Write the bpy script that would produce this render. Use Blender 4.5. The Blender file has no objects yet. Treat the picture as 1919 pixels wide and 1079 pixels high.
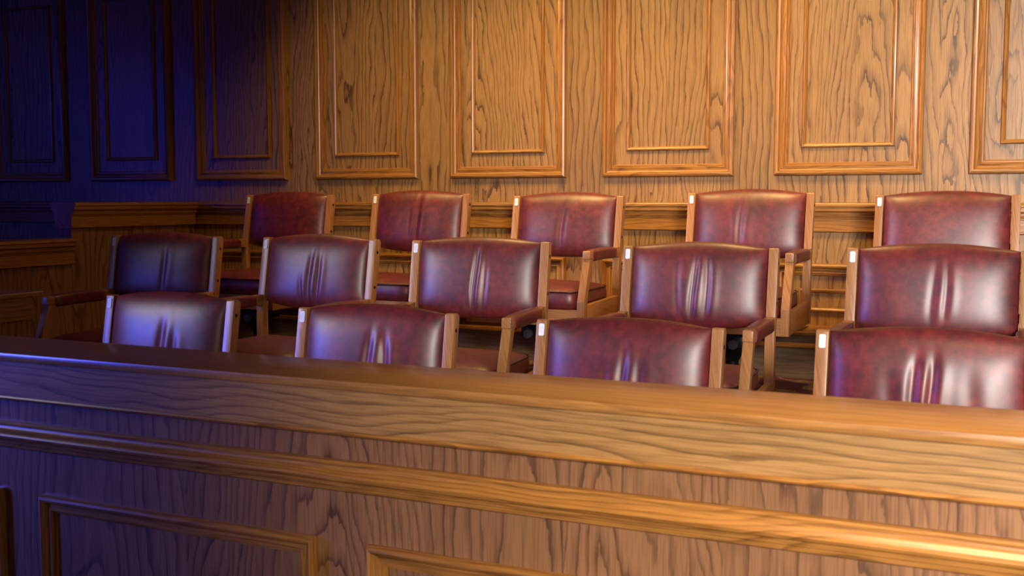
import bpy, bmesh, math, random
from mathutils import Vector, Matrix
random.seed(7)
S = bpy.context.scene
C = S.collection
E = 1.44                                   # eye height above the courtroom floor

# ------------------------------------------------------------------ camera
YAW = math.radians(24.8)
PITCH = math.atan((539.5 - 372.0) / 2050.0)
fw = Vector((-math.sin(YAW) * math.cos(PITCH), math.cos(YAW) * math.cos(PITCH), -math.sin(PITCH)))
rt = Vector((math.cos(YAW), math.sin(YAW), 0))
up = rt.cross(fw)
cd = bpy.data.cameras.new('camera')
cam = bpy.data.objects.new('camera', cd)
C.objects.link(cam)
cam.matrix_world = Matrix(((rt.x, up.x, -fw.x, 0), (rt.y, up.y, -fw.y, 0), (rt.z, up.z, -fw.z, E), (0, 0, 0, 1)))
cd.sensor_width = 36.0
cd.lens = 2050.0 / 1919.0 * 36.0
cd.clip_start = 0.05
cd.dof.use_dof = True
cd.dof.focus_distance = 4.6
cd.dof.aperture_fstop = 5.6
S.camera = cam

# ------------------------------------------------------------------ world, lights, exposure
w = bpy.data.worlds.new('world')
S.world = w
w.use_nodes = True
w.node_tree.nodes['Background'].inputs[0].default_value = (0.55, 0.62, 1.0, 1)
w.node_tree.nodes['Background'].inputs[1].default_value = 0.025


def area(name, loc, target, sx, sy, power, col, spread=180):
    l = bpy.data.lights.new(name, 'AREA')
    l.shape = 'RECTANGLE'
    l.size = sx
    l.size_y = sy
    l.energy = power
    l.color = col
    l.spread = math.radians(spread)
    o = bpy.data.objects.new(name, l)
    C.objects.link(o)
    o.location = loc
    d = Vector(target) - Vector(loc)
    o.rotation_euler = d.to_track_quat('-Z', 'Y').to_euler()
    return o


# daylight from the tall windows behind the camera
area('soft_light', (2.0, -2.6, 2.2), (2.6, 4.5, 1.35), 2.6, 2.6, 130, (1.0, 0.98, 0.97), 74)
area('soft_light', (-5.0, 0.8, 2.7), (-0.6, 5.2, 1.1), 1.4, 1.4, 6.5, (1.0, 0.96, 0.94), 42)  # no window here: added inside the room for sheen on the chair backs
sl = bpy.data.lights.new('added_spot', 'SPOT')  # unseen spot, added so the light cuts off sharply towards the left
sl.energy = 1450
sl.color = (1.0, 0.93, 0.84)
sl.spot_size = math.radians(84)
sl.spot_blend = 0.15
sl.shadow_soft_size = 0.5
so = bpy.data.objects.new('added_spot', sl)
C.objects.link(so)
so.location = (2.0, -2.6, 2.6)
so.rotation_euler = (Vector((2.62, 4.5, 1.5)) - so.location).to_track_quat('-Z', 'Y').to_euler()
# warm ceiling lamps over the jury box
for lx, p in ((-3.4, 8), (-2.3, 17), (-1.1, 16), (0.4, 7)):
    area('ceiling_lamp', (lx, 4.7, 3.1), (lx + 0.2, 5.7, 0), 0.5, 0.5, p, (1.0, 0.64, 0.22), 112)
area('ceiling_lamp', (0.5, 1.6, 3.1), (0.4, 2.2, 0), 1.8, 0.6, 20, (1.0, 0.74, 0.42), 66)
# invented blue lights, added to tint the left end of the room
area('added_blue_wash', (-6.6, -0.6, 1.6), (-3.0, 2.4, 0.3), 1.0, 1.0, 22, (0.07, 0.10, 1.0), 46)
area('added_blue_wash', (-7.8, 3.0, 1.9), (-6.9, 5.7, 1.4), 1.0, 1.6, 9, (0.02, 0.05, 1.0), 120)

vs = S.view_settings
vs.view_transform = 'Standard'
vs.look = 'None'
vs.gamma = 1.0
vs.use_curve_mapping = False
vs.exposure = 0.0


# ------------------------------------------------------------------ materials
class NT:
    def __init__(self, name):
        m = bpy.data.materials.new(name)
        m.use_nodes = True
        self.m = m
        self.t = m.node_tree
        self.b = self.t.nodes['Principled BSDF']

    def n(self, typ, **kw):
        o = self.t.nodes.new(typ)
        for k, v in kw.items():
            setattr(o, k, v)
        return o

    def l(self, a, b):
        self.t.links.new(a, b)

    def put(self, sock, v):
        if hasattr(v, 'is_linked') or hasattr(v, 'links'):
            self.l(v, sock)
        else:
            sock.default_value = v

    def m_(self, op, a, b=0.0, c=0.0):
        o = self.n('ShaderNodeMath', operation=op)
        self.put(o.inputs[0], a)
        self.put(o.inputs[1], b)
        if op in ('MULTIPLY_ADD', 'SMOOTH_MIN'):
            self.put(o.inputs[2], c)
        return o.outputs[0]

    def vec(self, x, y, z):
        o = self.n('ShaderNodeCombineXYZ')
        for i, v in enumerate((x, y, z)):
            self.put(o.inputs[i], v)
        return o.outputs[0]

    def noise(self, v, scale, detail=3, rough=0.55):
        o = self.n('ShaderNodeTexNoise')
        self.l(v, o.inputs['Vector'])
        o.inputs['Scale'].default_value = scale
        o.inputs['Detail'].default_value = detail
        o.inputs['Roughness'].default_value = rough
        return o.outputs['Fac']

    def ramp(self, f, stops):
        o = self.n('ShaderNodeValToRGB')
        e = o.color_ramp.elements
        while len(e) < len(stops):
            e.new(0.5)
        for s, (p, c) in zip(e, stops):
            s.position = p
            s.color = (*c, 1)
        self.l(f, o.inputs[0])
        return o.outputs[0]


def wood(name, grain='z', light=(0.37, 0.190, 0.058), mid=(0.31, 0.153, 0.044), dark=(0.060, 0.026, 0.009),
         freq=34.0, bw=0.40, rough=0.42, coat=0.15, jag=1.0, line=1.0, slope=0.17):
    k = NT(name)
    tc = k.n('ShaderNodeTexCoord')
    sp = k.n('ShaderNodeSeparateXYZ')
    k.l(tc.outputs['Object'], sp.inputs[0])
    X, Y, Z = sp.outputs
    oi = k.n('ShaderNodeObjectInfo').outputs['Random']
    if grain == 'z':
        g, a0 = Z, k.m_('ADD', X, k.m_('MULTIPLY', Y, 0.93))
    elif grain == 'x':
        g, a0 = X, k.m_('ADD', Z, k.m_('MULTIPLY', Y, 0.93))
    else:
        g, a0 = Y, k.m_('ADD', Z, k.m_('MULTIPLY', X, 0.93))
    seed = k.m_('MULTIPLY', oi, 37.0)
    a = k.m_('ADD', a0, k.m_('MULTIPLY', oi, 7.3))
    bd = k.m_('DIVIDE', a, bw)
    bid = k.m_('FLOOR', bd)
    fr = k.m_('SUBTRACT', bd, bid)
    wn = k.n('ShaderNodeTexWhiteNoise', noise_dimensions='2D')
    k.l(k.vec(bid, seed, 0.0), wn.inputs['Vector'])
    ws = k.n('ShaderNodeSeparateColor')
    k.l(wn.outputs['Color'], ws.inputs[0])
    R, G, B = ws.outputs
    ap = k.m_('MULTIPLY', k.m_('ADD', k.m_('SUBTRACT', fr, 0.5), k.m_('MULTIPLY', k.m_('SUBTRACT', R, 0.5), 1.3)), bw)
    d0 = k.m_('MULTIPLY_ADD', G, 0.10, 0.02)
    d = k.m_('SQRT', k.m_('ADD', k.m_('MULTIPLY', ap, ap), k.m_('MULTIPLY', d0, d0)))
    s = k.m_('MULTIPLY', k.m_('SUBTRACT', B, 0.35), slope)
    off = k.m_('ADD', seed, k.m_('MULTIPLY', bid, 3.7))
    n1 = k.noise(k.vec(k.m_('MULTIPLY', a, 5.0), k.m_('MULTIPLY', g, 1.3), off), 1.0, 2)
    n2 = k.noise(k.vec(k.m_('MULTIPLY', a, 24.0), k.m_('MULTIPLY', g, 3.4), off), 1.0, 3, 0.55)
    val = k.m_('ADD', d, k.m_('MULTIPLY', g, s))
    n3 = k.noise(k.vec(k.m_('MULTIPLY', a, 75.0), k.m_('MULTIPLY', g, 20.0), off), 1.0, 2, 0.6)
    val = k.m_('ADD', val, k.m_('MULTIPLY', n1, 0.15))
    val = k.m_('ADD', val, k.m_('MULTIPLY', n2, 0.030 * jag))
    val = k.m_('ADD', val, k.m_('MULTIPLY', n3, 0.007 * jag))
    fq = k.m_('MULTIPLY_ADD', k.m_('MULTIPLY', G, G), freq * 0.9, freq * 0.75)
    ring = k.m_('FRACT', k.m_('MULTIPLY', val, fq))
    # growth-ring lines, strong in some places and faint in others
    st = k.noise(k.vec(k.m_('MULTIPLY', a, 16.0), k.m_('MULTIPLY', g, 2.2), k.m_('ADD', off, 5.0)), 1.0, 3)
    lw = k.ramp(ring, [(0.0, (0, 0, 0)), (0.03, (1, 1, 1)), (0.10, (0.9, 0.9, 0.9)), (0.20, (0.22, 0.22, 0.22)), (0.5, (0, 0, 0)), (1.0, (0, 0, 0))])
    stg = k.ramp(st, [(0.30, (0.30, 0.30, 0.30)), (0.62, (1, 1, 1))])
    base = k.ramp(ring, [(0.0, light), (0.15, mid), (0.5, light)])
    mx0 = k.n('ShaderNodeMix', data_type='RGBA')
    k.l(k.m_('MULTIPLY', k.m_('MULTIPLY', lw, stg), line * 0.92), mx0.inputs[0])
    k.l(base, mx0.inputs[6])
    mx0.inputs[7].default_value = (*dark, 1)
    col = mx0.outputs[2]
    # open pores: short dark flecks along the grain
    po = k.noise(k.vec(k.m_('MULTIPLY', a, 330.0), k.m_('MULTIPLY', g, 9.0), off), 1.0, 2)
    pf = k.ramp(po, [(0.36, (0.72, 0.70, 0.68)), (0.56, (1.04, 1.04, 1.04))])
    mx = k.n('ShaderNodeMix', data_type='RGBA', blend_type='MULTIPLY')
    mx.inputs[0].default_value = 1.0
    k.l(col, mx.inputs[6])
    k.l(pf, mx.inputs[7])
    # slow tone drift from board to board
    tone = k.m_('MULTIPLY_ADD', k.m_('ADD', k.m_('MULTIPLY', n1, 0.5), k.m_('MULTIPLY', R, 0.5)), 0.5, 0.75)
    mx2 = k.n('ShaderNodeMix', data_type='RGBA', blend_type='MULTIPLY')
    mx2.inputs[0].default_value = 1.0
    k.l(mx.outputs[2], mx2.inputs[6])
    k.l(k.vec(tone, tone, tone), mx2.inputs[7])
    k.l(mx2.outputs[2], k.b.inputs['Base Color'])
    k.b.inputs['Roughness'].default_value = rough
    k.b.inputs['Coat Weight'].default_value = coat
    k.b.inputs['Coat Roughness'].default_value = 0.22
    bp = k.n('ShaderNodeBump')
    bp.inputs['Strength'].default_value = 0.12
    bp.inputs['Distance'].default_value = 0.002
    k.l(po, bp.inputs['Height'])
    k.l(bp.outputs[0], k.b.inputs['Normal'])
    return k.m


OAK_V = wood('oak_upright_grain', 'z')
OAK_H = wood('oak_level_grain', 'x', bw=0.9, freq=64, jag=0.4, slope=0.04, line=0.75)
OAK_D = wood('oak_depth_grain', 'y', bw=0.9, freq=48, jag=0.5, slope=0.05)
TRIM_V = wood('moulding_upright_grain', 'z', light=(0.42, 0.178, 0.036), mid=(0.34, 0.135, 0.026), bw=0.9, freq=60, jag=0.4, coat=0.25, rough=0.33, slope=0.03, line=0.55)
TRIM_H = wood('moulding_level_grain', 'x', light=(0.42, 0.178, 0.036), mid=(0.34, 0.135, 0.026), bw=0.9, freq=60, jag=0.4, coat=0.25, rough=0.33, slope=0.03, line=0.55)
TRIM_D = wood('moulding_depth_grain', 'y', light=(0.42, 0.178, 0.036), mid=(0.34, 0.135, 0.026), bw=0.9, freq=60, jag=0.4, coat=0.25, rough=0.33, slope=0.03, line=0.55)
CAP_H = wood('polished_cap_level_grain', 'x', light=(0.35, 0.158, 0.040), mid=(0.30, 0.130, 0.032), dark=(0.18, 0.078, 0.022), bw=0.7, freq=30, jag=0.25, coat=0.8, rough=0.3, line=0.6, slope=0.02)
CAP_D = wood('polished_cap_depth_grain', 'y', light=(0.35, 0.158, 0.040), mid=(0.30, 0.130, 0.032), dark=(0.18, 0.078, 0.022), bw=0.7, freq=30, jag=0.25, coat=0.8, rough=0.3, line=0.6, slope=0.02)
RAILP_V = wood('rail_panel_upright_grain', 'z', light=(0.30, 0.138, 0.055), mid=(0.25, 0.112, 0.044), dark=(0.075, 0.034, 0.015), bw=0.33, freq=36)
PLY_H = wood('riser_level_grain', 'x', light=(0.26, 0.165, 0.085), mid=(0.22, 0.135, 0.068), dark=(0.13, 0.075, 0.036), bw=0.5, freq=55, line=0.7)
CH_V = wood('chair_wood_upright', 'z', light=(0.42, 0.182, 0.060), mid=(0.37, 0.155, 0.048), dark=(0.26, 0.105, 0.032), bw=0.9, freq=70, jag=0.3, rough=0.36, coat=0.25, line=0.35, slope=0.02)
CH_H = wood('chair_wood_level', 'x', light=(0.42, 0.182, 0.060), mid=(0.37, 0.155, 0.048), dark=(0.26, 0.105, 0.032), bw=0.9, freq=70, jag=0.3, rough=0.36, coat=0.25, line=0.35, slope=0.02)
CH_D = wood('chair_wood_depth', 'y', light=(0.42, 0.182, 0.060), mid=(0.37, 0.155, 0.048), dark=(0.26, 0.105, 0.032), bw=0.9, freq=70, jag=0.3, rough=0.36, coat=0.25, line=0.35, slope=0.02)


def leather():
    k = NT('burgundy_leather')
    tc = k.n('ShaderNodeTexCoord')
    oi = k.n('ShaderNodeObjectInfo').outputs['Random']
    ad = k.n('ShaderNodeVectorMath', operation='ADD')
    k.l(tc.outputs['Object'], ad.inputs[0])
    k.l(k.vec(k.m_('MULTIPLY', oi, 9.0), oi, 0.0), ad.inputs[1])
    v = ad.outputs[0]
    f = k.noise(v, 34.0, 5, 0.65)
    f2 = k.noise(v, 6.0, 2)
    fm = k.m_('ADD', k.m_('MULTIPLY', f, 0.65), k.m_('MULTIPLY', f2, 0.35))
    col = k.ramp(fm, [(0.36, (0.062, 0.0075, 0.009)), (0.50, (0.122, 0.012, 0.0135)), (0.64, (0.20, 0.020, 0.018))])
    k.l(col, k.b.inputs['Base Color'])
    k.b.inputs['Roughness'].default_value = 0.46
    k.b.inputs['Specular IOR Level'].default_value = 0.6
    k.b.inputs['Coat Weight'].default_value = 0.45
    k.b.inputs['Coat Roughness'].default_value = 0.34
    fine = k.noise(v, 420.0, 2)
    bp = k.n('ShaderNodeBump')
    bp.inputs['Strength'].default_value = 0.07
    bp.inputs['Distance'].default_value = 0.001
    k.l(fine, bp.inputs['Height'])
    k.l(bp.outputs[0], k.b.inputs['Normal'])
    return k.m


def plain(name, col, rough=0.5, metal=0.0):
    k = NT(name)
    v = k.n('ShaderNodeTexCoord').outputs['Object']
    f = k.noise(v, 60.0, 3)
    k.l(k.ramp(f, [(0.3, tuple(c * 0.9 for c in col)), (0.7, tuple(min(1, c * 1.08) for c in col))]), k.b.inputs['Base Color'])
    k.b.inputs['Roughness'].default_value = rough
    k.b.inputs['Metallic'].default_value = metal
    return k.m


def carpet():
    k = NT('patterned_carpet')
    tc = k.n('ShaderNodeTexCoord')
    v = tc.outputs['Object']
    sp = k.n('ShaderNodeSeparateXYZ')
    k.l(v, sp.inputs[0])
    X, Y, Z = sp.outputs
    # rows of little gold leaves on a dark red ground
    d1 = k.m_('ADD', k.m_('MULTIPLY', X, 5.0), k.m_('MULTIPLY', Y, 3.0))
    d1 = k.m_('ADD', d1, k.m_('MULTIPLY', k.noise(v, 5.0, 2), 2.2))
    w1 = k.m_('SINE', k.m_('MULTIPLY', d1, 6.283))
    d2 = k.m_('SINE', k.m_('MULTIPLY', k.m_('SUBTRACT', k.m_('MULTIPLY', X, 24.0), k.m_('MULTIPLY', Y, 40.0)), 6.283))
    leaf = k.m_('MULTIPLY', k.m_('GREATER_THAN', w1, 0.72), k.m_('GREATER_THAN', d2, 0.05))
    nz = k.noise(v, 160.0, 2)
    leaf = k.m_('MULTIPLY', leaf, k.m_('GREATER_THAN', nz, 0.42))
    mx = k.n('ShaderNodeMix', data_type='RGBA')
    k.l(leaf, mx.inputs[0])
    mx.inputs[6].default_value = (0.085, 0.012, 0.022, 1)
    mx.inputs[7].default_value = (0.34, 0.25, 0.07, 1)
    k.l(mx.outputs[2], k.b.inputs['Base Color'])
    k.b.inputs['Roughness'].default_value = 0.95
    return k.m


LEATHER = leather()
WELT = plain('dark_welt_leather', (0.028, 0.006, 0.007), 0.38)
BLACK = plain('black_metal', (0.014, 0.014, 0.016), 0.38, 0.3)
STEEL = plain('grey_plastic', (0.13, 0.13, 0.13), 0.3, 0.4)
HOLE = plain('dark_bolt', (0.03, 0.024, 0.02), 0.35, 0.6)
WHITE = plain('white_sticker', (0.86, 0.86, 0.86), 0.5)
CARPET = carpet()
PLASTER = plain('ceiling_paint', (0.55, 0.5, 0.43), 0.9)


# ------------------------------------------------------------------ mesh helpers
def link(name, bm, mats, parent=None, smooth=True, angle=35, recalc=True):
    if recalc:
        bmesh.ops.recalc_face_normals(bm, faces=bm.faces)
    me = bpy.data.meshes.new(name)
    bm.to_mesh(me)
    bm.free()
    for m in (mats if isinstance(mats, (list, tuple)) else [mats]):
        me.materials.append(m)
    if smooth:
        me.polygons.foreach_set('use_smooth', [True] * len(me.polygons))
        me.set_sharp_from_angle(angle=math.radians(angle))
    o = bpy.data.objects.new(name, me)
    C.objects.link(o)
    if parent:
        o.parent = parent
    return o


def box(bm, x0, x1, y0, y1, z0, z1, bev=0.0, seg=2, mi=0):
    r = bmesh.ops.create_cube(bm, size=1.0)
    vs_ = r['verts']
    for v in vs_:
        v.co = Vector(((x0 + x1) / 2 + v.co.x * (x1 - x0), (y0 + y1) / 2 + v.co.y * (y1 - y0), (z0 + z1) / 2 + v.co.z * (z1 - z0)))
    fs = set(f for v in vs_ for f in v.link_faces)
    for f in fs:
        f.material_index = mi
    if bev > 0:
        es = list(set(e for v in vs_ for e in v.link_edges))
        bmesh.ops.bevel(bm, geom=es, offset=bev, segments=seg, profile=0.6, affect='EDGES')


def prism_x(bm, poly, x0, x1, bev=0.0, seg=2):
    """Extrude a (y, z) outline from x0 to x1, with softened edges."""
    a = [bm.verts.new((x0, p[0], p[1])) for p in poly]
    b = [bm.verts.new((x1, p[0], p[1])) for p in poly]
    n = len(poly)
    fs = [bm.faces.new(a), bm.faces.new(list(reversed(b)))]
    for i in range(n):
        fs.append(bm.faces.new((a[i], b[i], b[(i + 1) % n], a[(i + 1) % n])))
    bmesh.ops.recalc_face_normals(bm, faces=fs)
    if bev > 0:
        es = list(set(e for f in fs for e in f.edges))
        bmesh.ops.bevel(bm, geom=es, offset=bev, segments=seg, profile=0.6, affect='EDGES', clamp_overlap=True)


def lathe(bm, prof, cx=0, cy=0, cz=0, axis='z', n=28):
    rings = []
    for r, h in prof:
        ring = []
        for i in range(n):
            t = 2 * math.pi * i / n
            c, s = r * math.cos(t), r * math.sin(t)
            p = (c, s, h) if axis == 'z' else (c, h, s) if axis == 'y' else (h, c, s)
            ring.append(bm.verts.new((cx + p[0], cy + p[1], cz + p[2])))
        rings.append(ring)
    for a, b in zip(rings, rings[1:]):
        for i in range(n):
            bm.faces.new((a[i], a[(i + 1) % n], b[(i + 1) % n], b[i]))
    bm.faces.new(rings[0])
    bm.faces.new(list(reversed(rings[-1])))


def sweep_line(bm, prof, p0, p1, outdir, mi=0):
    """Straight moulding: prof = closed list of (out, z); from p0 to p1 (x, y)."""
    A, B = [], []
    for o, z in prof:
        A.append(bm.verts.new((p0[0] + outdir[0] * o, p0[1] + outdir[1] * o, z)))
        B.append(bm.verts.new((p1[0] + outdir[0] * o, p1[1] + outdir[1] * o, z)))
    n = len(prof)
    for i in range(n):
        f = bm.faces.new((A[i], B[i], B[(i + 1) % n], A[(i + 1) % n]))
        f.material_index = mi
    bm.faces.new(A).material_index = mi
    bm.faces.new(list(reversed(B))).material_index = mi


def frame_moulding(bm, x0, x1, z0, z1, y, prof):
    """Mitred picture-frame moulding on a wall facing -Y. prof = (inset, out) from the outer edge inwards."""
    loops = []
    for d, h in prof:
        loops.append([bm.verts.new(p) for p in ((x0 + d, y - h, z0 + d), (x1 - d, y - h, z0 + d), (x1 - d, y - h, z1 - d), (x0 + d, y - h, z1 - d))])
    for a, b in zip(loops, loops[1:]):
        for i in range(4):
            f = bm.faces.new((a[i], a[(i + 1) % 4], b[(i + 1) % 4], b[i]))
            f.material_index = 0 if i in (1, 3) else 1


def tag(o, label=None, cat=None, group=None, kind=None):
    if label: o['label'] = label
    if cat: o['category'] = cat
    if group: o['group'] = group
    if kind: o['kind'] = kind
    return o


def empty(name, loc=(0, 0, 0)):
    o = bpy.data.objects.new(name, None)
    o.empty_display_size = 0.1
    C.objects.link(o)
    o.location = loc
    return o


# ------------------------------------------------------------------ setting
WY = 5.75                 # face of the panelled back wall
XL, XR = -8.2, 2.6
FB, FM, FF = E - 0.88, E - 1.08, E - 1.28     # floors of the three rows

bm = bmesh.new(); box(bm, XL, XR, -4.0, WY + 0.3, -0.12, 0.0)
tag(link('floor', bm, CARPET), 'dark red patterned carpet floor of the courtroom', 'floor', kind='structure')
bm = bmesh.new(); box(bm, XL, XR, -4.0, WY + 0.3, 3.2, 3.3)
tag(link('ceiling', bm, PLASTER), 'plain painted ceiling above the oak panelling', 'ceiling', kind='structure')

# back wall: carcass, then stiles and panel fields of separate boards
bm = bmesh.new(); box(bm, XL, XR, WY + 0.012, WY + 0.2, 0.0, 3.2)
wall = tag(link('wall_back', bm, OAK_V), 'oak panelled back wall with tall moulded panels', 'wall', kind='structure')
bm = bmesh.new(); box(bm, XL - 0.15, XL, -4.0, WY, 0.0, 3.2)
tag(link('wall_left', bm, OAK_V), 'plain oak side wall far to the left', 'wall', kind='structure')
POS = [(-7.76, -7.05), (-6.825, -6.11), (-5.877, -5.163), (-4.945, -4.221), (-4.001, -3.268), (-3.048, -2.318), (-2.098, -1.367), (-1.155, -0.435), (-0.224, 0.50), (0.72, 1.44), (1.66, 2.40)]
FZ0, FZ1 = E + 0.119, E + 1.50
PROF = [(0, 0), (0, 0.022), (0.004, 0.030), (0.012, 0.034), (0.020, 0.031), (0.024, 0.024), (0.026, 0.017), (0.032, 0.013), (0.040, 0.014), (0.046, 0.019), (0.049, 0.020), (0.052, 0.016), (0.054, 0.010), (0.060, 0.010), (0.064, 0.004), (0.066, 0.0)]
BEAD = [(0, 0), (0, 0.009), (0.004, 0.015), (0.010, 0.017), (0.016, 0.014), (0.021, 0.008), (0.022, 0.0)]
prev = XL
for i, (a, b) in enumerate(POS):
    bm = bmesh.new(); box(bm, prev, a + 0.01, WY, WY + 0.012, E - 0.02, 3.2)
    link('stile', bm, OAK_V, wall)
    bm = bmesh.new(); box(bm, a + 0.01, b - 0.01, WY, WY + 0.012, FZ0 + 0.01, 3.2)
    link('panel_field', bm, OAK_V, wall)
    bm = bmesh.new(); box(bm, a + 0.01, b - 0.01, WY, WY + 0.012, E - 0.02, FZ0 + 0.01)
    link('bottom_rail', bm, OAK_V, wall)
    bm = bmesh.new(); box(bm, prev, b - 0.01, WY, WY + 0.012, 0.3, E - 0.02)
    link('wainscot_board', bm, OAK_V, wall)
    bm = bmesh.new(); frame_moulding(bm, a, b, FZ0, FZ1, WY, PROF)
    fr = link('panel_frame', bm, [TRIM_V, TRIM_H], wall)
    bm = bmesh.new(); frame_moulding(bm, a + 0.134, b - 0.134, FZ0 + 0.140, FZ1 - 0.14, WY, BEAD)
    link('inner_bead', bm, [TRIM_V, TRIM_H], fr)
    # wainscot panel under the chair rail
    bm = bmesh.new(); frame_moulding(bm, a, b, FB + 0.06, E - 0.331, WY, PROF)
    fr = link('wainscot_frame', bm, [TRIM_V, TRIM_H], wall)
    bm = bmesh.new(); frame_moulding(bm, a + 0.134, b - 0.134, E - 0.580, E - 0.461, WY, BEAD)
    link('inner_bead', bm, [TRIM_V, TRIM_H], fr)
    prev = b - 0.01
bm = bmesh.new(); box(bm, prev, XR, WY, WY + 0.012, 0.3, 3.2)
link('stile', bm, OAK_V, wall)

CR = [(0, -0.020), (0.030, -0.020), (0.046, -0.024), (0.050, -0.030), (0.050, -0.040), (0.044, -0.044), (0.044, -0.062), (0.034, -0.068), (0.028, -0.073), (0.030, -0.082), (0.026, -0.092),
      (0.020, -0.095), (0.020, -0.101), (0.016, -0.103), (0.016, -0.158), (0.022, -0.160), (0.022, -0.167), (0.014, -0.171), (0, -0.172)]
CRZ = [(o, E + z) for o, z in CR]
bm = bmesh.new(); sweep_line(bm, CRZ, (XL, WY), (XR, WY), (0, -1))
tag(link('trim_1', bm, TRIM_H), 'moulded oak chair rail running along the back wall behind the top row', 'trim', kind='structure')

# boxed ledge with grilles along the foot of the back wall
LX0, LX1, LY = -4.90, 2.3, 5.40
bm = bmesh.new()
box(bm, LX0, LX1, LY + 0.022, WY - 0.001, FB, E - 0.665)
ledge = tag(link('trim_2', bm, PLY_H), 'low boxed oak ledge along the foot of the back wall', 'trim', kind='structure')
bm = bmesh.new(); box(bm, LX0, LX1, LY, WY - 0.001, E - 0.665, E - 0.650, 0.004)
link('ledge_top', bm, TRIM_H, ledge)
bm = bmesh.new(); box(bm, LX0, LX1, LY - 0.012, LY + 0.022, E - 0.726, E - 0.702, 0.005)
link('nosing', bm, TRIM_H, ledge)
for gx in (-3.9, -2.45, -1.12, 0.3):
    bm = bmesh.new()
    for r in range(5):
        y = LY + 0.075 + r * 0.042
        box(bm, gx - 0.17, gx + 0.17, y, y + 0.02, E - 0.6502, E - 0.6485)
    link('vent_grille', bm, HOLE, ledge)

# tiers: carpeted platforms, each higher than the one before
for nm, y0, y1, z, lab in (('floor_front', 2.27, 3.40, FF, 'carpeted platform under the front row of chairs'),
                           ('floor_middle', 3.40, 4.50, FM, 'raised carpeted platform under the middle row of chairs'),
                           ('floor_rear', 4.50, LY + 0.02, FB, 'highest carpeted platform under the back row of chairs')):
    bm = bmesh.new(); box(bm, -4.90, 2.3, y0 + 0.012, y1, 0.001, z)
    t = tag(link(nm, bm, CARPET), lab, 'platform', kind='structure')
    bm = bmesh.new(); box(bm, -4.90, 2.3, y0, y0 + 0.012, 0.001, z - 0.002)
    link('riser', bm, PLY_H, t)

# ------------------------------------------------------------------ side partition, stepping down to the left
PX = -4.954
pt = tag(empty('side_partition', (PX, 4.6, 0)), 'dark stepped oak partition closing the left end of the jury box', 'partition')
pt_inv = Matrix.Translation((-PX, -4.6, 0))


def part_at(o, parent):
    """Parent keeping world placement (parents here are unrotated)."""
    loc = parent.matrix_basis.translation
    o.location = o.location - loc
    return o


def wpart(name, bm, m, parent):
    o = link(name, bm, m, parent)
    o.matrix_parent_inverse = parent.matrix_basis.inverted()
    return o


for y0, y1, zt in ((4.665, WY - 0.052, E - 0.02), (3.46, 4.663, E - 0.226)):
    bm = bmesh.new(); box(bm, PX - 0.10, PX, y0, y1, 0.001, zt - 0.03)
    wpart('partition_panel', bm, RAILP_V, pt)
    bm = bmesh.new()
    dz = zt - (E - 0.02)
    pr = [(o, E + z + dz) for o, z in CR]
    full = pr + [(-0.10 - o, z) for o, z in reversed(pr)]
    full = [(o, z) for o, z in pr if o > 0] + [(-0.10 - o, z) for o, z in reversed(pr) if o > 0]
    sweep_line(bm, full, (PX, y0 - 0.012), (PX, y1), (1, 0))
    wpart('partition_cap', bm, TRIM_D, pt)

# ------------------------------------------------------------------ front rail of the jury box
RT = E - 0.40
RY0, RY1 = 2.005, 2.270
RX0, RX1 = -4.11, 2.3
rail = tag(empty('jury_box_rail', (-1.0, 2.15, 0)), 'long polished oak jury box rail across the foreground', 'railing')
bm = bmesh.new(); box(bm, RX0, RX1, RY0, RY1, RT - 0.021, RT, 0.004, 2)
wpart('rail_cap', bm, CAP_H, rail)
FYf = RY0 + 0.012
bm = bmesh.new(); box(bm, RX0 + 0.01, RX1, FYf, FYf + 0.02, RT - 0.120, RT - 0.021)
wpart('fascia_board', bm, OAK_H, rail)
bm = bmesh.new()
z = RT - 0.120
sweep_line(bm, [(0, z + 0.006), (0.004, z + 0.005), (0.006, z + 0.001), (0.004, z - 0.003), (0.001, z - 0.005), (-0.018, z - 0.005), (-0.018, z + 0.006)], (RX0 + 0.01, FYf), (RX1, FYf), (0, -1))
wpart('fascia_bead', bm, TRIM_H, rail)
BY = RY0 + 0.030
bm = bmesh.new(); box(bm, RX0 + 0.03, RX1, BY, RY1 - 0.03, 0.001, RT - 0.021)
wpart('rail_body', bm, RAILP_V, rail)
BELT = [(0, -0.583), (0.016, -0.585), (0.019, -0.589), (0.018, -0.594), (0.020, -0.600), (0.025, -0.606), (0.030, -0.609), (0.034, -0.613), (0.036, -0.618), (0.034, -0.624), (0.028, -0.627), (0.020, -0.628),
        (0.018, -0.635), (0.018, -0.640), (0.013, -0.643), (0.012, -0.652), (0.008, -0.655), (0, -0.657)]
bm = bmesh.new(); sweep_line(bm, [(o, E + z) for o, z in BELT], (RX0 + 0.03, BY), (RX1, BY), (0, -1))
wpart('belt_moulding', bm, TRIM_H, rail)
RPROF = [(0, 0), (0, 0.014), (0.004, 0.021), (0.010, 0.023), (0.016, 0.020), (0.019, 0.013), (0.024, 0.009), (0.030, 0.009), (0.032, 0.013), (0.037, 0.013), (0.039, 0.006), (0.046, 0.004), (0.047, 0.0)]
x = -1.29 - 0.86 * 3 - 0.14 * 3
while x < 2.0:
    bm = bmesh.new(); frame_moulding(bm, x, min(x + 0.86, 2.28), 0.16, E - 0.768, BY, RPROF)
    wpart('panel_frame', bm, [TRIM_V, TRIM_H], rail)
    x += 1.0
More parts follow.
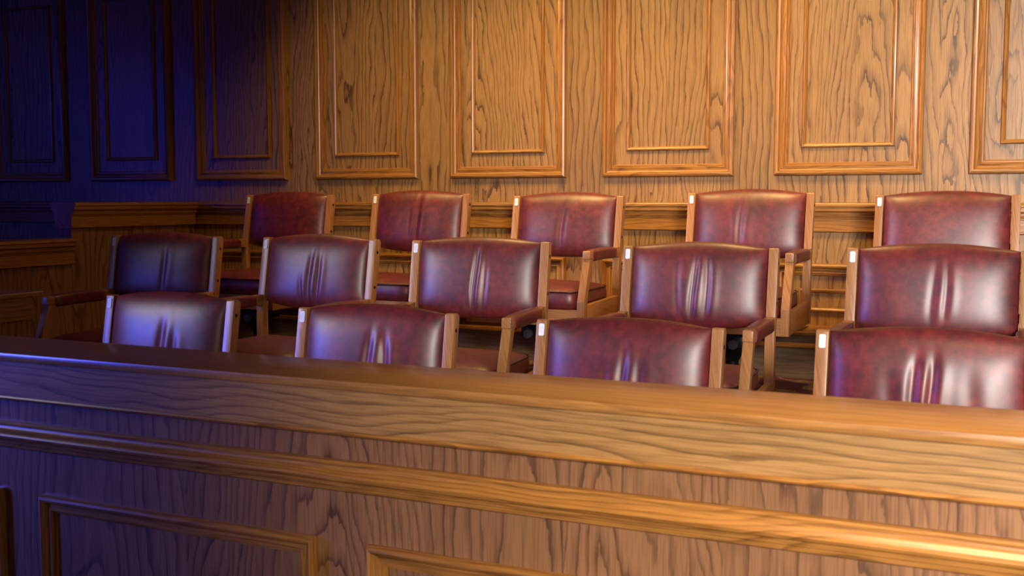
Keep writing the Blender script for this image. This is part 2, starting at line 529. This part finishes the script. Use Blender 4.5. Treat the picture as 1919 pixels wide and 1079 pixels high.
# return of the rail at its left end, running back towards the tiers
bm = bmesh.new(); box(bm, RX0, RX0 + 0.262, RY1 + 0.001, 3.46, RT - 0.021, RT, 0.004, 2)
wpart('return_cap', bm, CAP_D, rail)
bm = bmesh.new(); box(bm, RX0 + 0.03, RX0 + 0.235, RY1 + 0.001, 3.395, FF + 0.001, RT - 0.021)
wpart('return_body', bm, RAILP_V, rail)
bm = bmesh.new(); box(bm, RX0 + 0.235, RX0 + 0.247, RY1 + 0.001, 3.41, RT - 0.12, RT - 0.021)
wpart('return_fascia', bm, OAK_D, rail)


# ------------------------------------------------------------------ chairs
TAN = math.tan(math.radians(9.8))
HT = 0.90
PW = 0.036
XO = 0.305


def post_bm(side):
    zb = 0.632
    yt = 0.30
    ya = yt - (HT - zb) * TAN
    d = 0.042
    poly = [(yt + 0.001, HT - 0.004), (yt + 0.006, HT), (yt + d - 0.014, HT - 0.001), (yt + d - 0.004, HT - 0.008), (yt + d, HT - 0.02),
            (ya + d, zb), (ya + d - 0.014, zb - 0.05), (ya + d - 0.016, 0.288), (ya - 0.016, 0.288), (ya - 0.012, zb - 0.035), (ya, zb)]
    b = bmesh.new()
    x0, x1 = (XO - PW, XO) if side > 0 else (-XO, -XO + PW)
    prism_x(b, poly, x0, x1, 0.0025, 2)
    return b


def front_post_bm(side):
    poly = [(-0.189, 0.599), (-0.268, 0.40), (-0.270, 0.285), (-0.222, 0.285), (-0.222, 0.40), (-0.143, 0.599)]
    b = bmesh.new()
    x0, x1 = (XO - PW, XO) if side > 0 else (-XO, -XO + PW)
    prism_x(b, poly, x0, x1, 0.0025, 2)
    return b


def arm_bm(side):
    poly = [(-0.196, 0.600), (-0.193, 0.635), (-0.189, 0.638), (0.150, 0.636), (0.2480, 0.641), (0.2480, 0.588), (0.200, 0.594), (0.10, 0.600)]
    b = bmesh.new()
    x0, x1 = (XO - PW, XO) if side > 0 else (-XO, -XO + PW)
    prism_x(b, poly, x0, x1, 0.002, 2)
    return b


def pad_bm(side):
    b = bmesh.new()
    cx = side * (XO - PW / 2)
    n, mrings = 20, 18
    rings = []
    for j in range(mrings + 1):
        t = j / mrings
        y = -0.148 + t * 0.338
        e = min(1.0, math.sqrt(max(0.0, 1 - (2 * t - 1) ** 12)))
        sc = 0.84 + 0.16 * e
        ring = []
        for i in range(n):
            q = 2 * math.pi * i / n
            c, s = math.cos(q), math.sin(q)
            px = math.copysign(abs(c) ** 0.55, c) * 0.0285 * sc
            pz = math.copysign(abs(s) ** 0.55, s) * 0.0285 * sc
            ring.append(b.verts.new((cx + px, y, 0.614 + pz + 0.003 * math.sin(math.pi * t))))
        rings.append(ring)
    for p, q in zip(rings, rings[1:]):
        for i in range(n):
            b.faces.new((p[i], p[(i + 1) % n], q[(i + 1) % n], q[i]))
    b.faces.new(rings[0]); b.faces.new(list(reversed(rings[-1])))
    return b


def backrest_bm(creases, arch=0.02, lump=0.0):
    """Stuffed leather back cushion; creases = (u, depth, width, v_low, v_high)."""
    b = bmesh.new()
    NU, NV = 150, 50
    hw = XO - PW - 0.002
    H = 0.318

    def pt(u, v, front):
        # u, v in -1..1
        x = u * hw
        ar = arch * (1 - abs(u) ** 2.2)
        top = HT - 0.004 + ar + lump * math.sin(3.0 * u + 1.0) * (1 - u * u)
        bot = HT - H + 0.030 * abs(u) ** 2.6
        z = bot + (v + 1) / 2 * (top - bot)
        du = max(0.0, 1 - abs(u) ** 5) ** 0.5
        dv = max(0.0, 1 - abs(v) ** 4.5) ** 0.5
        ym = 0.30 + 0.020 - (HT - z) * TAN
        if front:
            h = 0.046 * du * dv + 0.014 * (1 - u * u) * (1 - v * v)
            for (cu, dp, wd, v0, v1) in creases:
                wd *= 1.45
                bend = cu + 0.025 * math.sin(2.2 * v + cu * 9)
                k = (u - bend) / wd
                along = 1 / (1 + math.exp(-(v - v0) * 9)) * 1 / (1 + math.exp((v - v1) * 9))
                h -= dp * (math.exp(-k * k) - 0.55 * math.exp(-((u - bend - 1.9 * wd) / (1.4 * wd)) ** 2)) * along * du * dv
            y = ym - h
        else:
            y = ym + 0.024 * (du * dv) ** 0.5
        return (x, y, z)

    def par(s):   # finer towards the borders
        return math.sin(s * math.pi / 2) * 0.55 + s * 0.45

    us = [par(-1 + 2 * i / NU) for i in range(NU + 1)]
    vs_ = [par(-1 + 2 * j / NV) for j in range(NV + 1)]
    F = [[b.verts.new(pt(u, v, True)) for v in vs_] for u in us]
    Bk = [[F[i][j] if i in (0, NU) or j in (0, NV) else b.verts.new(pt(u, v, False)) for j, v in enumerate(vs_)] for i, u in enumerate(us)]
    for i in range(NU):
        for j in range(NV):
            b.faces.new((F[i][j], F[i + 1][j], F[i + 1][j + 1], F[i][j + 1]))
            try:
                b.faces.new((Bk[i][j], Bk[i][j + 1], Bk[i + 1][j + 1], Bk[i + 1][j]))
            except ValueError:
                pass
    return b


def seat_bm():
    b = bmesh.new()
    NU, NV = 34, 34
    hx, y0, y1 = 0.262, -0.268, 0.225
    zt, zb = 0.446, 0.362

    def sq(u, v):
        # superellipse-like plan
        return u, v
    rings = []

    def loop(inset, z):
        ring = []
        n = 72
        for i in range(n):
            t = 2 * math.pi * i / n
            c, s = math.cos(t), math.sin(t)
            x = math.copysign(abs(c) ** 0.22, c) * (hx - inset)
            y = (y0 + y1) / 2 + math.copysign(abs(s) ** 0.22, s) * ((y1 - y0) / 2 - inset)
            ring.append(b.verts.new((x, y, z(x, y) if callable(z) else z)))
        return ring
    def dome(k):
        return lambda x, y: zt + k * 0.034 - 0.004 * math.sin(9 * x) * k
    seq = [(0.02, zb - 0.004), (0.006, zb), (0.0, zb + 0.012), (-0.003, zb + 0.04), (0.0, zt - 0.012), (0.004, zt - 0.003), (0.012, dome(0.12)), (0.03, dome(0.38)), (0.06, dome(0.62)), (0.10, dome(0.82)), (0.15, dome(0.95)), (0.2, dome(1.0)), (0.245, dome(1.0))]
    for ins, z in seq:
        rings.append(loop(ins, z))
    n = len(rings[0])
    for p, q in zip(rings, rings[1:]):
        for i in range(n):
            b.faces.new((p[i], p[(i + 1) % n], q[(i + 1) % n], q[i]))
    b.faces.new(rings[0]); b.faces.new(list(reversed(rings[-1])))
    return b


def welt_bm():
    b = bmesh.new()
    hx, y0, y1, z = 0.262, -0.268, 0.225, 0.4445
    n, m = 96, 8
    pts = []
    for i in range(n):
        t = 2 * math.pi * i / n
        c, s = math.cos(t), math.sin(t)
        pts.append(Vector((math.copysign(abs(c) ** 0.22, c) * (hx - 0.001), (y0 + y1) / 2 + math.copysign(abs(s) ** 0.22, s) * ((y1 - y0) / 2 - 0.001), z)))
    rings = []
    for i in range(n):
        d = (pts[(i + 1) % n] - pts[i - 1]).normalized()
        nn = Vector((d.y, -d.x, 0))
        rings.append([b.verts.new(pts[i] + nn * 0.0042 * math.cos(2 * math.pi * k / m) + Vector((0, 0, 0.0042 * math.sin(2 * math.pi * k / m)))) for k in range(m)])
    for i in range(n):
        p, q = rings[i], rings[(i + 1) % n]
        for k in range(m):
            b.faces.new((p[k], p[(k + 1) % m], q[(k + 1) % m], q[k]))
    return b


def make_chair():
    root = empty('juror_chair')
    for s in (-1, 1):
        p = link('back_post', post_bm(s), CH_V, root)
        for zc in (0.842, 0.690):
            b = bmesh.new()
            yc = 0.30 + 0.021 - (HT - zc) * TAN
            lathe(b, [(0.0075, s * XO - s * 0.003), (0.0075, s * (XO + 0.0008)), (0.005, s * (XO + 0.0016))], 0, yc, zc, 'x', 14)
            link('bolt', b, HOLE, p)
        if s < 0:
            b = bmesh.new()
            # rounded rectangle lying on the leaning front face near the top
            cx, wv, hv, rr = -XO + PW * 0.54, 0.0095, 0.0195, 0.005
            out = []
            for qx, qz, a0 in ((1, 1, 0), (-1, 1, 90), (-1, -1, 180), (1, -1, 270)):
                for k in range(5):
                    t = math.radians(a0 + k * 22.5)
                    out.append((cx + qx * (wv - rr) + rr * math.cos(t), 0.868 + qz * (hv - rr) + rr * math.sin(t)))
            vf = [b.verts.new((x, 0.30 - (HT - z) * TAN - 0.0012, z)) for x, z in out]
            vb = [b.verts.new((x, 0.30 - (HT - z) * TAN + 0.0005, z)) for x, z in out]
            b.faces.new(vf); b.faces.new(list(reversed(vb)))
            for i in range(len(out)):
                b.faces.new((vf[i], vb[i], vb[(i + 1) % len(out)], vf[(i + 1) % len(out)]))
            tag(link('label_sticker', b, WHITE, p, smooth=False), 'small white blank sticker')
        link('front_post', front_post_bm(s), CH_V, root)
        a = link('arm', arm_bm(s), CH_D, root)
        link('arm_pad', pad_bm(s), LEATHER, a, angle=60)
    b = bmesh.new(); box(b, -XO + PW, XO - PW, 0.286, 0.302, 0.650, 0.685, 0.003)
    link('back_crossbar', b, CH_H, root)
    b = bmesh.new()
    for s in (-1, 1):
        x0, x1 = sorted((s * (XO - 0.004), s * (XO - 0.030)))
        prism_x(b, [(-0.222, 0.285), (-0.222, 0.382), (0.242, 0.392), (0.242, 0.288)], x0, x1, 0.002)
    box(b, -XO + 0.03, XO - 0.03, -0.266, -0.242, 0.285, 0.362, 0.0, mi=1)
    box(b, -XO + 0.03, XO - 0.03, 0.20, 0.225, 0.288, 0.365, 0.0, mi=1)
    link('seat_frame', b, [CH_D, CH_H], root)
    st = link('seat', seat_bm(), LEATHER, root, angle=50)
    link('welt', welt_bm(), WELT, st, angle=60)
    b = bmesh.new()
    box(b, -0.13, 0.13, -0.13, 0.14, 0.262, 0.287, 0.004)
    # tapering tilt housing
    lathe(b, [(0.030, 0.13), (0.045, 0.16), (0.075, 0.20), (0.085, 0.235), (0.085, 0.2615)], 0, 0, 0, 'z', 24)
    for s in (-1, 1):
        box(b, min(s * 0.03, s * 0.075), max(s * 0.03, s * 0.075), -0.13, 0.10, 0.205, 0.26, 0.008)
    me = link('tilt_mechanism', b, BLACK, root)
    for s in (-1, 1):
        b = bmesh.new()
        lathe(b, [(0.014, -0.150), (0.021, -0.150), (0.023, -0.146), (0.023, -0.128)], s * 0.034, 0, 0.222, 'y', 20)
        link('spring_knob', b, STEEL, me)
    b = bmesh.new()
    lathe(b, [(0.125, 0.0008), (0.125, 0.010), (0.115, 0.016), (0.05, 0.022), (0.040, 0.030), (0.038, 0.085), (0.030, 0.088), (0.030, 0.13)], 0, 0, 0, 'z', 32)
    link('pedestal', b, BLACK, root)
    return root


def copy_tree(o, parent=None):
    c = o.copy()
    C.objects.link(c)
    if parent:
        c.parent = parent
    for ch in list(o.children):
        copy_tree(ch, c)
    return c


# X centre, Y of the post tops, height tweak, turn, creases
P = 'burgundy leather swivel armchair '
CHAIRS = [
    # back row
    (-3.895, 5.30, 0.022, 0.0, FB, [], P + 'at the left end of the back row, smooth uncreased back'),
    (-3.011, 5.30, 0.026, 0.0, FB, [(0.05, 0.007, 0.045, -0.7, 0.75), (-0.12, 0.003, 0.05, -0.4, 0.6)], P + 'second from left in the back row, bright crease in back'),
    (-2.133, 5.30, 0.014, 0.015, FB, [(-0.03, 0.006, 0.05, -0.7, 0.6)], P + 'in the centre of the back row, third from left'),
    (-1.183, 5.30, 0.028, 0.0, FB, [(-0.10, 0.006, 0.05, -0.6, 0.6), (-0.3, 0.002, 0.04, -0.6, 0.3)], P + 'fourth from left in the back row'),
    (-0.297, 5.30, 0.017, 0.0, FB, [], P + 'at the right end of the back row'),
    # middle row
    (-3.757, 4.11, -0.180, 0.12, FM, [(0.12, 0.004, 0.04, -0.7, 0.5)], P + 'at the dim left end of the middle row'),
    (-2.862, 4.11, -0.178, 0.0, FM, [(-0.02, 0.006, 0.035, -0.8, 0.45), (0.14, 0.005, 0.03, -0.7, 0.4), (-0.18, 0.004, 0.03, -0.9, -0.2)], P + 'second from left in the middle row, pair of creases'),
    (-2.046, 4.10, -0.178, 0.11, FM, [(0.0, 0.009, 0.03, -0.95, 0.7), (0.16, 0.003, 0.03, -0.8, 0.3), (-0.1, 0.004, 0.025, -0.95, -0.4)], P + 'in the centre of the middle row, one deep central crease'),
    (-1.125, 4.17, -0.188, 0.035, FM, [(-0.02, 0.007, 0.03, -0.85, 0.6), (0.16, 0.006, 0.035, -0.7, 0.6), (-0.25, 0.003, 0.04, -0.7, 0.5)], P + 'fourth from left in the middle row'),
    (-0.255, 4.12, -0.178, 0.0, FM, [(0.12, 0.004, 0.03, -0.5, 0.7), (-0.02, 0.004, 0.04, -0.6, 0.6)], P + 'at the right end of the middle row'),
    # front row
    (-2.930, 3.22, -0.375, 0.03, FF, [(0.04, 0.008, 0.045, -0.9, 0.3), (0.24, 0.005, 0.04, -0.9, 0.1)], P + 'at the dim left end of the front row, behind the rail'),
    (-2.013, 3.22, -0.386, 0.06, FF, [(0.02, 0.009, 0.04, -0.9, 0.35), (0.24, 0.009, 0.04, -0.9, 0.3)], P + 'second from left in the front row, two bright folds'),
    (-1.095, 3.22, -0.388, 0.0, FF, [(0.02, 0.008, 0.04, -0.9, 0.3), (-0.16, 0.004, 0.04, -0.9, 0.0), (0.2, 0.004, 0.04, -0.9, 0.2)], P + 'third from left in the front row'),
    (-0.218, 3.24, -0.379, 0.0, FF, [(-0.10, 0.009, 0.04, -0.9, 0.45), (0.05, 0.008, 0.035, -0.9, 0.5), (0.45, 0.003, 0.06, -0.8, 0.3), (-0.35, 0.004, 0.06, -0.8, 0.2)], P + 'at the right end of the front row, largest'),
]
proto = make_chair()
chairs = [proto] + [copy_tree(proto) for _ in CHAIRS[1:]]
for o, (cx, yt, zt, rot, fl, cr, lab) in zip(chairs, CHAIRS):
    o.location = (cx + 0.30 * math.sin(rot), yt - 0.30 * math.cos(rot), fl)
    o.scale = (1, 1, (E + zt - fl) / HT)
    o.rotation_euler.z = rot
    tag(o, lab, 'chair', 'burgundy juror armchairs')
    link('backrest', backrest_bm(cr, 0.021 + 0.004 * random.random(), 0.002 * random.random()), LEATHER, o, angle=70, recalc=False)
